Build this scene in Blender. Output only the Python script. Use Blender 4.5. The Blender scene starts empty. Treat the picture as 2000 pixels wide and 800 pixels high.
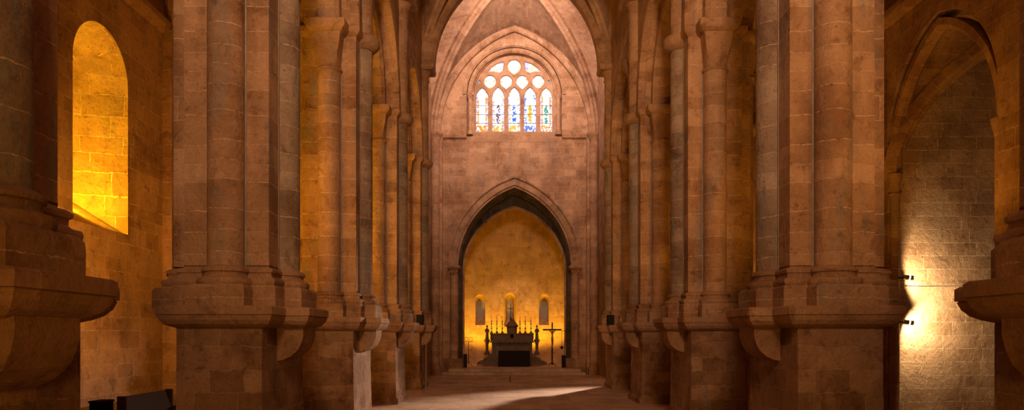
import bpy, bmesh, math, random
from math import sin, cos, pi, sqrt, atan2, radians
from mathutils import Vector, Matrix
random.seed(7)
scene = bpy.context.scene
COL = scene.collection

# ------------------------------------------------------------------ materials
def newmat(name):
    m = bpy.data.materials.new(name); m.use_nodes = True
    nt = m.node_tree; nt.nodes.clear()
    out = nt.nodes.new('ShaderNodeOutputMaterial')
    return m, nt, out

def N(nt, t, **kw):
    n = nt.nodes.new(t)
    for k, v in kw.items():
        if k in n.inputs: n.inputs[k].default_value = v
        else: setattr(n, k, v)
    return n

def mathn(nt, op, a=None, b=None, va=0, vb=0, clamp=False):
    n = nt.nodes.new('ShaderNodeMath'); n.operation = op; n.use_clamp = clamp
    n.inputs[0].default_value = va; n.inputs[1].default_value = vb
    if a is not None: nt.links.new(a, n.inputs[0])
    if b is not None: nt.links.new(b, n.inputs[1])
    return n.outputs[0]

def mixc(nt, fac, a, b, mode='MIX'):
    n = nt.nodes.new('ShaderNodeMix'); n.data_type = 'RGBA'; n.blend_type = mode
    if isinstance(fac, (int, float)): n.inputs[0].default_value = fac
    else: nt.links.new(fac, n.inputs[0])
    for s, v in ((6, a), (7, b)):
        if isinstance(v, tuple): n.inputs[s].default_value = (*v, 1)
        else: nt.links.new(v, n.inputs[s])
    return n.outputs[2]

def ramp(nt, x, lo, hi):
    n = nt.nodes.new('ShaderNodeMapRange'); n.inputs[1].default_value = lo; n.inputs[2].default_value = hi
    n.interpolation_type = 'SMOOTHSTEP'
    nt.links.new(x, n.inputs[0]); return n.outputs[0]

def stone(name, c1, c2, mortar, bw=.62, rh=.34, ms=.012, stain=.55, grey=.25, bump=.75, rough_scale=9, rowwarp=.2, wob=.02, mortarfac=.8, uv=True):
    m, nt, out = newmat(name)
    L = nt.links.new
    tc = nt.nodes.new('ShaderNodeTexCoord')
    sep = nt.nodes.new('ShaderNodeSeparateXYZ'); L(tc.outputs['UV'], sep.inputs[0])
    geo = nt.nodes.new('ShaderNodeNewGeometry')
    pos = geo.outputs['Position']
    # uneven course heights: warp v by a function of v only
    cv = nt.nodes.new('ShaderNodeCombineXYZ'); L(sep.outputs[1], cv.inputs[1])
    n1 = N(nt, 'ShaderNodeTexNoise', Scale=.9, Detail=1.0); L(cv.outputs[0], n1.inputs['Vector'])
    dv = mathn(nt, 'MULTIPLY', mathn(nt, 'SUBTRACT', n1.outputs['Fac'], vb=.5), vb=rowwarp*2.4)
    # wobble of the joints
    n2 = N(nt, 'ShaderNodeTexNoise', Scale=3.5, Detail=5.0, Roughness=.6); L(pos, n2.inputs['Vector'])
    wv = mathn(nt, 'MULTIPLY', mathn(nt, 'SUBTRACT', n2.outputs['Fac'], vb=.5), vb=wob*4.5)
    v2 = mathn(nt, 'ADD', mathn(nt, 'ADD', sep.outputs[1], dv), wv)
    u2 = mathn(nt, 'ADD', sep.outputs[0], wv)
    # shift every course by its own amount so that joints do not line up
    row = mathn(nt, 'FLOOR', mathn(nt, 'DIVIDE', v2, vb=rh))
    wn = nt.nodes.new('ShaderNodeTexWhiteNoise'); wn.noise_dimensions = '1D'; L(row, wn.inputs['W'])
    u3 = mathn(nt, 'ADD', u2, mathn(nt, 'MULTIPLY', wn.outputs['Value'], vb=bw*.8))
    cb = nt.nodes.new('ShaderNodeCombineXYZ'); L(u3, cb.inputs[0]); L(v2, cb.inputs[1])
    br = nt.nodes.new('ShaderNodeTexBrick'); L(cb.outputs[0], br.inputs['Vector'])
    br.inputs['Scale'].default_value = 1; br.inputs['Brick Width'].default_value = bw; br.inputs['Row Height'].default_value = rh
    br.inputs['Mortar Size'].default_value = ms; br.inputs['Mortar Smooth'].default_value = .25; br.inputs['Bias'].default_value = 0
    br.inputs['Color1'].default_value = (0, 0, 0, 1); br.inputs['Color2'].default_value = (1, 1, 1, 1); br.inputs['Mortar'].default_value = (.5, .5, .5, 1)
    br.offset = .5; br.squash = 1.3; br.squash_frequency = 3
    base = mixc(nt, br.outputs['Color'], c1, c2)
    # weathering
    n3 = N(nt, 'ShaderNodeTexNoise', Scale=.7, Detail=8.0, Roughness=.62); L(pos, n3.inputs['Vector'])
    base = mixc(nt, ramp(nt, n3.outputs['Fac'], .42, .68), base, mixc(nt, 1.0, base, (1-stain*.75, 1-stain*.9, 1-stain), 'MULTIPLY'))
    mp = nt.nodes.new('ShaderNodeMapping'); mp.inputs['Scale'].default_value = (2.2, 2.2, .45); L(pos, mp.inputs[0])
    n4 = N(nt, 'ShaderNodeTexNoise', Scale=1.0, Detail=9.0, Roughness=.7); L(mp.outputs[0], n4.inputs['Vector'])
    base = mixc(nt, mathn(nt, 'MULTIPLY', ramp(nt, n4.outputs['Fac'], .51, .63), vb=grey), base, (.20, .19, .18))
    base = mixc(nt, mathn(nt, 'MULTIPLY', ramp(nt, n4.outputs['Fac'], .47, .30), vb=.35), base, mixc(nt, 1.0, c2, (1.25, 1.25, 1.3), 'MULTIPLY'))
    n5 = N(nt, 'ShaderNodeTexNoise', Scale=rough_scale, Detail=8.0, Roughness=.7); L(pos, n5.inputs['Vector'])
    base = mixc(nt, mathn(nt, 'MULTIPLY', ramp(nt, n5.outputs['Fac'], .52, .75), vb=.6), base, mixc(nt, 1.0, base, (.42, .35, .30), 'MULTIPLY'))
    vo = N(nt, 'ShaderNodeTexVoronoi', Scale=3.1); L(pos, vo.inputs['Vector'])
    base = mixc(nt, mathn(nt, 'MULTIPLY', mathn(nt, 'LESS_THAN', vo.outputs['Distance'], vb=.07), vb=.5), base, (.12, .07, .04))
    n6 = N(nt, 'ShaderNodeTexNoise', Scale=26.0, Detail=5.0, Roughness=.65); L(pos, n6.inputs['Vector'])
    base = mixc(nt, mathn(nt, 'MULTIPLY', ramp(nt, n6.outputs['Fac'], .45, .70), vb=.35), base, mixc(nt, 1.0, base, (.55, .48, .42), 'MULTIPLY'))
    n7 = N(nt, 'ShaderNodeTexNoise', Scale=2.6, Detail=10.0, Roughness=.72, Distortion=.6); L(pos, n7.inputs['Vector'])
    base = mixc(nt, mathn(nt, 'MULTIPLY', ramp(nt, n7.outputs['Fac'], .53, .66), vb=.42+stain*.5), base, mixc(nt, 1.0, base, (.50, .42, .34), 'MULTIPLY'))
    base = mixc(nt, mathn(nt, 'MULTIPLY', ramp(nt, n7.outputs['Fac'], .45, .33), vb=.4), base, mixc(nt, 1.0, base, (1.35, 1.35, 1.35), 'MULTIPLY'))
    brk = ramp(nt, n5.outputs['Fac'], .62, .40)
    base = mixc(nt, mathn(nt, 'MULTIPLY', mathn(nt, 'MULTIPLY', br.outputs['Fac'], brk), vb=mortarfac), base, mortar)
    bs = nt.nodes.new('ShaderNodeBsdfPrincipled'); bs.inputs['Roughness'].default_value = .88
    bs.inputs['Specular IOR Level'].default_value = .25
    L(base, bs.inputs['Base Color'])
    h = mathn(nt, 'ADD', mathn(nt, 'MULTIPLY', n5.outputs['Fac'], vb=.6), mathn(nt, 'MULTIPLY', br.outputs['Fac'], vb=-.28))
    h = mathn(nt, 'ADD', h, mathn(nt, 'MULTIPLY', n3.outputs['Fac'], vb=.5))
    h = mathn(nt, 'ADD', h, mathn(nt, 'MULTIPLY', br.outputs['Color'], vb=.12))
    h = mathn(nt, 'ADD', h, mathn(nt, 'MULTIPLY', n7.outputs['Fac'], vb=-.5))
    h = mathn(nt, 'ADD', h, mathn(nt, 'MULTIPLY', n6.outputs['Fac'], vb=.15))
    bp = nt.nodes.new('ShaderNodeBump'); bp.inputs['Strength'].default_value = bump; bp.inputs['Distance'].default_value = .10
    L(h, bp.inputs['Height']); L(bp.outputs[0], bs.inputs['Normal'])
    L(bs.outputs[0], out.inputs[0])
    return m

C1, C2, MO = (.39, .225, .125), (.54, .335, .205), (.66, .46, .30)
M_ASH = stone('ashlar_stone', C1, C2, MO, .66, .34, ms=.010, mortarfac=.75, rowwarp=.22)
M_PIER = stone('pier_stone', C1, C2, MO, 12.0, .36, ms=.009, grey=.55, stain=.6)
M_COLUMN = stone('column_stone', C1, C2, MO, 40.0, .36, ms=.008, grey=.45, rowwarp=.2, stain=.5)
M_ARCH = stone('voussoir_stone', C1, C2, MO, 7.0, .30, rowwarp=0, mortarfac=.5)
M_MOULD = stone('moulded_stone', C1, C2, MO, 1.3, 7.0, rowwarp=0, ms=.008, mortarfac=.5, stain=.5)
M_ROUGH = stone('weathered_stone', (.27, .15, .08), (.46, .28, .17), (.62, .44, .29), .62, .36, ms=.009, stain=.75, bump=1.0, wob=.03, rough_scale=5, mortarfac=.45)
M_WEB = stone('vault_stone', C1, C2, (.62, .44, .31), .42, .22, ms=.008, stain=.4, mortarfac=.45, grey=.3)
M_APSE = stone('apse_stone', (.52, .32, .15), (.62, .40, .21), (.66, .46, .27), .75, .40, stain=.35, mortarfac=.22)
M_JAMB = stone('window_jamb_stone', (.40, .25, .13), (.62, .41, .24), (.74, .55, .34), .85, .46, ms=.012, stain=.5, mortarfac=.85, bump=1.0)
M_COLUMNG = stone('grey_patinated_stone', (.31, .22, .155), (.44, .33, .25), MO, 40.0, .36, ms=.008, grey=.9, stain=.6)
M_CHAPEL = stone('chapel_stone', (.42, .27, .17), (.56, .38, .25), (.82, .66, .47), .74, .33, rowwarp=.0, wob=.004, ms=.009, stain=.5, bump=.9, grey=.2)
M_FLOOR = stone('flagstone', (.46, .33, .25), (.58, .44, .34), (.30, .21, .15), 1.6, .95, ms=.008, wob=.008, rowwarp=.05, stain=.35, bump=.25, grey=.15)
M_DARK = stone('dark_stone', (.055, .04, .03), (.11, .08, .055), (.10, .07, .05), .7, .35)  # near-black stone for the chancel soffit, jambs and inner arch
M_ALTAR = stone('altar_stone', (.16, .10, .06), (.22, .14, .085), (.2, .12, .07), 3, 3, bump=.4, stain=.4)

def simple(name, col, rough=.5, metal=0.0, nscale=14, var=.25, bump=.1):
    m, nt, out = newmat(name); L = nt.links.new
    tc = nt.nodes.new('ShaderNodeTexCoord')
    n = N(nt, 'ShaderNodeTexNoise', Scale=nscale, Detail=5.0); L(tc.outputs['Object'], n.inputs['Vector'])
    c = mixc(nt, n.outputs['Fac'], tuple(x*(1-var) for x in col), tuple(min(1, x*(1+var)) for x in col))
    bs = nt.nodes.new('ShaderNodeBsdfPrincipled'); L(c, bs.inputs['Base Color'])
    bs.inputs['Specular IOR Level'].default_value = .5 if rough < .7 else .12; bs.inputs['Roughness'].default_value = rough; bs.inputs['Metallic'].default_value = metal
    bp = nt.nodes.new('ShaderNodeBump'); bp.inputs['Strength'].default_value = bump; bp.inputs['Distance'].default_value = .01
    L(n.outputs['Fac'], bp.inputs['Height']); L(bp.outputs[0], bs.inputs['Normal'])
    L(bs.outputs[0], out.inputs[0]); return m
M_BLACK = simple('black_plastic', (.010, .008, .006), .9, bump=0)
M_POINT = simple('lime_pointing', (.24, .20, .17), .9, var=.5, nscale=5, bump=.3)
M_CLOTH = simple('dark_cloth', (.020, .012, .010), .9, nscale=30)
M_IRON = simple('wrought_iron', (.035, .028, .022), .45, .7)
M_BRONZE = simple('aged_bronze', (.10, .06, .03), .4, .9)
M_WOOD = simple('dark_wood', (.020, .009, .004), .9, nscale=6)
M_WOODL = simple('oak_wood', (.26, .14, .07), .55, nscale=6)
M_WAX = simple('candle_wax', (.55, .45, .30), .5)
M_CORPUS = simple('carved_figure_wood', (.24, .13, .07), .5)
M_SILVER = simple('brushed_aluminium', (.55, .52, .48), .35, .8)
M_CABLE = simple('grey_cable', (.25, .22, .19), .6)

def emis(name, col, st):
    m, nt, out = newmat(name)
    e = nt.nodes.new('ShaderNodeEmission'); e.inputs[0].default_value = (*col, 1); e.inputs[1].default_value = st
    nt.links.new(e.outputs[0], out.inputs[0]); return m
M_LAMPRING = emis('lamp_glow', (1, .80, .50), 6)

def glass(name, fig, accent, frame=0.0, edge=(.30, .22, .75), strength=1.6, seed=0.):
    """backlit stained glass; UV runs 0..1 over the pane"""
    m, nt, out = newmat(name); L = nt.links.new
    tc = nt.nodes.new('ShaderNodeTexCoord'); sep = nt.nodes.new('ShaderNodeSeparateXYZ'); L(tc.outputs['UV'], sep.inputs[0])
    pos = nt.nodes.new('ShaderNodeNewGeometry').outputs['Position']
    mp = nt.nodes.new('ShaderNodeMapping'); mp.inputs['Location'].default_value = (seed, 0, seed*.7); L(pos, mp.inputs[0])
    vo = N(nt, 'ShaderNodeTexVoronoi', Scale=11.0); L(mp.outputs[0], vo.inputs['Vector'])
    vs = nt.nodes.new('ShaderNodeSeparateColor'); L(vo.outputs['Color'], vs.inputs[0])
    vd = N(nt, 'ShaderNodeTexVoronoi', Scale=11.0); vd.feature = 'DISTANCE_TO_EDGE'; L(mp.outputs[0], vd.inputs['Vector'])
    c = mixc(nt, mathn(nt, 'GREATER_THAN', vs.outputs[0], vb=.55), (.80, .86, 1.0), (1.0, .90, .74))
    ax = mathn(nt, 'MULTIPLY', mathn(nt, 'ABSOLUTE', mathn(nt, 'SUBTRACT', sep.outputs[0], vb=.5)), vb=2)
    # accents scattered in the border
    m1 = mathn(nt, 'MULTIPLY', mathn(nt, 'GREATER_THAN', vs.outputs[1], vb=.70), mathn(nt, 'GREATER_THAN', ax, vb=.55))
    c = mixc(nt, m1, c, accent)
    m2 = mathn(nt, 'MULTIPLY', mathn(nt, 'GREATER_THAN', vs.outputs[2], vb=.45), mathn(nt, 'LESS_THAN', sep.outputs[1], vb=.15))
    c = mixc(nt, m2, c, accent)
    # figure in the middle
    yy = mathn(nt, 'MULTIPLY', mathn(nt, 'SUBTRACT', sep.outputs[1], vb=.40), vb=4.6)
    xx = mathn(nt, 'MULTIPLY', ax, vb=2.6)
    r = mathn(nt, 'SQRT', mathn(nt, 'ADD', mathn(nt, 'MULTIPLY', xx, xx), mathn(nt, 'MULTIPLY', yy, yy)))
    m3 = mathn(nt, 'MULTIPLY', mathn(nt, 'LESS_THAN', r, vb=1.0), mathn(nt, 'GREATER_THAN', vs.outputs[0], vb=.40))
    c = mixc(nt, m3, c, fig)
    if frame:
        f = mathn(nt, 'MULTIPLY', mathn(nt, 'GREATER_THAN', ax, vb=.52), mathn(nt, 'LESS_THAN', ax, vb=.80))
        f = mathn(nt, 'MULTIPLY', f, mathn(nt, 'GREATER_THAN', sep.outputs[1], vb=.14))
        f = mathn(nt, 'MULTIPLY', f, mathn(nt, 'LESS_THAN', sep.outputs[1], vb=.80))
        f = mathn(nt, 'MULTIPLY', f, mathn(nt, 'GREATER_THAN', vs.outputs[1], vb=.10))
        c = mixc(nt, mathn(nt, 'MULTIPLY', f, vb=frame), c, (.62, .24, .02))
    e1 = mathn(nt, 'MULTIPLY', mathn(nt, 'GREATER_THAN', ax, vb=.86), mathn(nt, 'GREATER_THAN', vs.outputs[2], vb=.35))
    c = mixc(nt, mathn(nt, 'MULTIPLY', e1, vb=.75), c, edge)
    c = mixc(nt, mathn(nt, 'MULTIPLY', mathn(nt, 'LESS_THAN', vd.outputs['Distance'], vb=.035), vb=.45), c, (.30, .22, .16))
    e = nt.nodes.new('ShaderNodeEmission'); e.inputs[1].default_value = strength; L(c, e.inputs[0])
    L(e.outputs[0], out.inputs[0]); return m

# ------------------------------------------------------------------ mesh builder
def face_uv(vs):
    n = (vs[1]-vs[0]).cross(vs[2]-vs[0])
    if len(vs) > 3: n += (vs[2]-vs[0]).cross(vs[3]-vs[0])
    ax, ay, az = abs(n.x), abs(n.y), abs(n.z)
    if az > ax and az > ay: return [(v.x, v.y) for v in vs]
    if ax >= ay: return [(v.y, v.z) for v in vs]
    return [(v.x, v.z) for v in vs]

class MB:
    def __init__(s): s.v = []; s.f = []; s.uv = []; s.sm = []
    def face(s, pts, uv=None, smooth=False):
        pts = [Vector(p) for p in pts]; i = len(s.v); s.v += pts
        s.f.append(list(range(i, i+len(pts)))); s.uv.append(uv or face_uv(pts)); s.sm.append(smooth)
    def box(s, x0, x1, y0, y1, z0, z1):
        P = lambda a, b, c: ((x0, x1)[a], (y0, y1)[b], (z0, z1)[c])
        for q in (((0,0,0),(0,1,0),(1,1,0),(1,0,0)), ((0,0,1),(1,0,1),(1,1,1),(0,1,1)), ((0,0,0),(1,0,0),(1,0,1),(0,0,1)),
                  ((1,0,0),(1,1,0),(1,1,1),(1,0,1)), ((1,1,0),(0,1,0),(0,1,1),(1,1,1)), ((0,1,0),(0,0,0),(0,0,1),(0,1,1))):
            s.face([P(*k) for k in q])
    def rings(s, R, close=True, cap0=True, cap1=True, smooth=False, uvw=None):
        """R: list of rings (same length lists of points)"""
        n = len(R[0]); V = 0.0
        U = [0.0]
        for j in range(n): U.append(U[-1] + (Vector(R[0][(j+1) % n]) - Vector(R[0][j])).length)
        mx = max(range(len(R)), key=lambda k: sum((Vector(R[k][(j+1) % n])-Vector(R[k][j])).length for j in range(n)))
        U = [0.0]
        for j in range(n): U.append(U[-1] + (Vector(R[mx][(j+1) % n]) - Vector(R[mx][j])).length)
        vert = all(abs(R[k][0][2]-R[k][n//2][2]) < 1e-4 for k in range(len(R)))
        for k in range(len(R)-1):
            a, b = R[k], R[k+1]
            d = (Vector(b[0])-Vector(a[0])).length
            V0, V1 = (a[0][2], b[0][2]) if vert and abs(a[0][2]-b[0][2]) > 1e-3 else (V, V+d)
            for j in range(n if close else n-1):
                j2 = (j+1) % n
                s.face([a[j], a[j2], b[j2], b[j]], [(U[j], V0), (U[j+1], V0), (U[j+1], V1), (U[j], V1)], smooth)
            V += d
        if cap0: s.face(list(reversed(R[0])))
        if cap1: s.face(R[-1])
    def lathe(s, prof, cx=0, cy=0, seg=24, a0=0, a1=2*pi, smooth=True, cap=True):
        R = []
        for r, z in prof:
            R.append([(cx+max(r, 1e-4)*cos(a0+(a1-a0)*k/seg), cy+max(r, 1e-4)*sin(a0+(a1-a0)*k/seg), z) for k in range(seg)])
        s.rings(R, smooth=smooth, cap0=cap, cap1=cap)
    def loft(s, poly, prof, cap0=True, cap1=True):
        s.rings([[(x, y, z) for x, y in offset(poly, d)] for d, z in prof], cap0=cap0, cap1=cap1)
    def tube(s, pts, r, seg=8, smooth=True):
        pts = [Vector(p) for p in pts]; R = []
        for k, p in enumerate(pts):
            t = (pts[min(k+1, len(pts)-1)] - pts[max(k-1, 0)]).normalized()
            up = Vector((0, 0, 1)) if abs(t.z) < .9 else Vector((1, 0, 0))
            a = t.cross(up).normalized(); b = t.cross(a)
            rr = r[k] if isinstance(r, (list, tuple)) else r
            R.append([tuple(p + a*rr*cos(2*pi*j/seg) + b*rr*sin(2*pi*j/seg)) for j in range(seg)])
        s.rings(R, smooth=smooth)
    def build(s, name, mat, parent=None, mirror=False, loc=None, weld=True):
        bm = bmesh.new(); lay = bm.loops.layers.uv.new('UVMap')
        sx = -1 if mirror else 1
        off = Vector(loc) if loc else Vector((0, 0, 0))
        for f, uv, sm in zip(s.f, s.uv, s.sm):
            vs = [bm.verts.new(((s.v[i].x - off.x)*sx, s.v[i].y-off.y, s.v[i].z-off.z)) for i in f]
            if mirror: vs = vs[::-1]; uv = uv[::-1]
            try: bf = bm.faces.new(vs)
            except ValueError: continue
            bf.smooth = sm
            for l, t in zip(bf.loops, uv): l[lay].uv = t
        if weld: bmesh.ops.remove_doubles(bm, verts=bm.verts, dist=2e-4)
        me = bpy.data.meshes.new(name); bm.to_mesh(me); bm.free()
        if mat: me.materials.append(mat)
        if any(s.sm):
            try: me.set_sharp_from_angle(angle=radians(42))
            except Exception: pass
        o = bpy.data.objects.new(name, me); COL.objects.link(o)
        if parent: o.parent = parent
        if loc: o.location = ((-off.x if mirror else off.x), off.y, off.z)
        return o

def offset(poly, d):
    if abs(d) < 1e-6: return list(poly)
    n = len(poly); out = []
    for i in range(n):
        p0, p1, p2 = Vector(poly[i-1]), Vector(poly[i]), Vector(poly[(i+1) % n])
        e1 = (p1-p0).normalized(); e2 = (p2-p1).normalized()
        n1 = Vector((e1.y, -e1.x)); n2 = Vector((e2.y, -e2.x))
        b = n1+n2
        q = p1 + b*(d/(max(.15, 1+n1.dot(n2))))
        out.append((q.x, q.y))
    return out

def tag(o, label=None, cat=None, group=None, kind=None):
    if label: o['label'] = label
    if cat: o['category'] = cat
    if group: o['group'] = group
    if kind: o['kind'] = kind
    return o
def struct(o, label, cat):
    o['kind'] = 'structure'; o['label'] = label; o['category'] = cat; return o
def empty(name, loc=(0, 0, 0), rz=0):
    o = bpy.data.objects.new(name, None); COL.objects.link(o); o.location = loc; o.rotation_euler = (0, 0, rz)
    o.empty_display_size = .2; return o
def copy_tree(o, parent=None):
    c = o.copy(); COL.objects.link(c)
    if parent: c.parent = parent
    for ch in list(o.children): copy_tree(ch, c)
    return c
def chamfer_mod(o, w=.01, seg=2):
    m = o.modifiers.new('bevel', 'BEVEL'); m.width = w; m.segments = seg; m.limit_method = 'ANGLE'; return o

# ------------------------------------------------------------------ arches
def arch_z(x, half, rise):
    if half <= 0: return 0
    c = (rise*rise-half*half)/(2*half); R = half+c
    return sqrt(max(0, R*R-(min(abs(x), half)+c)**2))

def arch_wall(mb, lo, hi, z0, ztop, holes, p0, p1, axis, n=28):
    """wall in the plane axis ('x': runs along x between y=p0..p1; 'y': runs along y between x=p0..p1).
       holes: (centre, half, zbottom, zspring, rise)"""
    S = {lo, hi}
    for c, h, zb, zs, r in holes:
        for k in range(n+1):
            S.add(round(c - h*cos(pi*k/n), 6))
    S = sorted(x for x in S if lo-1e-6 <= x <= hi+1e-6)
    def P(s, p, z): return (s, p, z) if axis == 'x' else (p, s, z)
    for a, b in zip(S[:-1], S[1:]):
        if b-a < 1e-6: continue
        mid = (a+b)/2
        H = sorted([h for h in holes if abs(mid-h[0]) < h[1]], key=lambda h: h[2])
        za = zb_ = z0; segs = []
        for c, h, zbo, zs, r in H:
            if zbo > z0+1e-6: segs.append((za, zb_, zbo, zbo))
            za = zs+arch_z(a-c, h, r); zb_ = zs+arch_z(b-c, h, r)
        segs.append((za, zb_, ztop, ztop))
        for l0, l1, t0, t1 in segs:
            mb.face([P(a, p0, l0), P(b, p0, l1), P(b, p0, t1), P(a, p0, t0)])
            mb.face([P(b, p1, l1), P(a, p1, l0), P(a, p1, t0), P(b, p1, t1)])
            mb.face([P(a, p0, l0), P(a, p1, l0), P(b, p1, l1), P(b, p0, l1)])
            mb.face([P(a, p0, t0), P(b, p0, t1), P(b, p1, t1), P(a, p1, t0)])
    for c, h, zbo, zs, r in holes:
        for s in (c-h, c+h):
            mb.face([P(s, p0, zbo), P(s, p1, zbo), P(s, p1, zs), P(s, p0, zs)])
    for s in (lo, hi): mb.face([P(s, p0, z0), P(s, p1, z0), P(s, p1, ztop), P(s, p0, ztop)])

def arch_ring(mb, c, zs, half, rise, th, p0, p1, axis, n=20, nose=.0):
    """ring of voussoirs: intrados half/rise, thickness th"""
    cc = (rise*rise-half*half)/(2*half); R = half+cc; Ro = R+th
    a_in = math.acos(min(1, cc/R)); a_out = math.acos(min(1, cc/Ro))
    def P(s, p, z): return (s, p, z) if axis == 'x' else (p, s, z)
    for sg in (-1, 1):
        prev = None; V = 0
        for k in range(n+1):
            ai = a_in*k/n; ao = a_out*k/n
            xi = sg*(R*cos(ai)-cc); zi = zs+R*sin(ai); xo = sg*(Ro*cos(ao)-cc); zo = zs+Ro*sin(ao)
            xi += c; xo += c
            b = nose
            dx, dz = (xo-xi), (zo-zi); l = sqrt(dx*dx+dz*dz) or 1; dx /= l; dz /= l
            sec = [P(xo, p0, zo), P(xi+dx*b, p0, zi+dz*b), P(xi, p0+(b if p1 > p0 else -b), zi), P(xi, p1-(b if p1 > p0 else -b), zi), P(xi+dx*b, p1, zi+dz*b), P(xo, p1, zo)]
            if prev:
                d = R*a_in/n; U = [0, th, th+.05, th+abs(p1-p0), th+abs(p1-p0)+.05, 2*th+abs(p1-p0)]
                for j in range(5):
                    mb.face([prev[j], prev[j+1], sec[j+1], sec[j]], [(U[j], V), (U[j+1], V), (U[j+1], V+d), (U[j], V+d)])
                mb.face([prev[5], prev[0], sec[0], sec[5]])
                V += d
            else: mb.face(sec)
            prev = sec

def sweep(mb, path, lat, sec, smooth=False):
    """sec: list of (a,b): a along lat, b along the path normal (pointing down / inwards)"""
    path = [Vector(p) for p in path]; lat = Vector(lat).normalized(); R = []
    for k, p in enumerate(path):
        t = (path[min(k+1, len(path)-1)]-path[max(k-1, 0)]).normalized()
        nrm = lat.cross(t).normalized()
        if nrm.z > 0: nrm = -nrm
        R.append([tuple(p+lat*a+nrm*b) for a, b in sec])
    n = len(sec); V = 0
    U = [0]
    for j in range(n): U.append(U[-1]+(Vector(sec[(j+1) % n])-Vector(sec[j])).length)
    for k in range(len(R)-1):
        d = (path[k+1]-path[k]).length
        for j in range(n):
            mb.face([R[k][j], R[k][(j+1) % n], R[k+1][(j+1) % n], R[k+1][j]], [(U[j], V), (U[j+1], V), (U[j+1], V+d), (U[j], V+d)], smooth)
        V += d
    mb.face(R[0]); mb.face(R[-1])

RIB = [(-.20, -.12), (-.20, .12), (-.13, .18), (-.10, .30), (0, .36), (.10, .30), (.13, .18), (.20, .12), (.20, -.12)]
RIB2 = [(-.24, -.12), (-.24, .14), (-.19, .24), (-.12, .25), (-.07, .17), (-.04, .0), (.04, .0), (.07, .17), (.12, .25), (.19, .24), (.24, .14), (.24, -.12)]
def vault(name, parent, xc, yc, w, l, zs, rise, mat=None, ribs=True, n=18, rs=1.0, rise_f=None, sec=None):
    d = lambda t: arch_z(abs(t)*w, w, rise)
    fm = lambda t: arch_z(abs(t)*w, w, rise_f or rise)
    S = [sin(pi/2*k/n) for k in range(-n, n+1)]
    mb = MB()
    def P(s, t):
        a, b = min(abs(s), abs(t)), max(abs(s), abs(t))
        return (xc+w*s, yc+l*t, zs+d(a)+(fm(a)-d(a))*((b-a)/(1-a) if a < .9999 else 0))
    arcl = [0]
    for k in range(1, n+1):
        a, b = (w*S[n+k-1], d(S[n+k-1])), (w*S[n+k], d(S[n+k])); arcl.append(arcl[-1]+sqrt((a[0]-b[0])**2+(a[1]-b[1])**2))
    AL = [-arcl[abs(k)] if k < 0 else arcl[k] for k in range(-n, n+1)]
    for i in range(2*n):
        for j in range(2*n):
            q = [(S[i], S[j], i, j), (S[i+1], S[j], i+1, j), (S[i+1], S[j+1], i+1, j+1), (S[i], S[j+1], i, j+1)]
            pos = (S[i]+S[i+1])*(S[j]+S[j+1]) > 0
            tris = ([0, 1, 2], [0, 2, 3]) if pos else ([0, 1, 3], [1, 2, 3])
            for tr in tris:
                cx_ = sum(abs(q[k][0]) for k in tr); cy_ = sum(abs(q[k][1]) for k in tr)
                if cx_ >= cy_: uv = [(q[k][0]*w, AL[q[k][3]]) for k in tr]
                else: uv = [(q[k][1]*l, AL[q[k][2]]) for k in tr]
                mb.face([P(q[k][0], q[k][1]) for k in tr], uv, True)
    o = mb.build(name, mat or M_WEB, parent)
    if ribs:
        for sg in (1, -1):
            r = MB(); m = 36
            path = []
            for k in range(m+1):
                a = -cos(pi*k/m) if False else sin(pi/2*(2*k/m-1))
                path.append((xc+w*a, yc+sg*l*a, zs+d(a)-.02))
            sweep(r, path, (-sg*l, w, 0) if sg > 0 else (l, w, 0), [(a*rs, b*rs) for a, b in (sec or RIB)])
            r.build('diagonal_rib', M_ARCH, parent)
        bo = MB(); bo.lathe([(.05, zs+rise-.55*rs), (.22*rs, zs+rise-.50*rs), (.32*rs, zs+rise-.38*rs), (.32*rs, zs+rise-.1)], xc, yc, 16)
        bo.build('keystone', M_MOULD, parent)
    return o

# ------------------------------------------------------------------ layout constants
CX, CZ, F = -.32, 2.30, 1400.0
BAY = 6.5
PY = [5.7 + BAY*k for k in range(5)]          # pier centres 5.7 12.2 18.7 25.2 31.7
WN, WA = 4.15, 9.15                           # nave wall face, aisle wall face
EY = 43.0

# ------------------------------------------------------------------ piers
BODY = [(4.15, -.78), (5.5, -.78), (5.5, -.5), (5.8, -.5), (5.8, .5), (5.5, .5), (5.5, .78), (4.15, .78)]
PLIN = [(4.15, -1.1), (5.47, -1.1), (5.47, -.48), (5.72, -.45), (5.72, .45), (5.47, .48), (5.47, 1.1), (4.15, 1.1)]
LEDG = PLIN + [(4.15, .42), (3.78, .40), (3.78, -.40), (4.15, -.42)]
COLS = [(4.8, -.86, .28), (4.8, .86, .28), (4.18, 0, .29), (5.78, 0, .25)]

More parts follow.
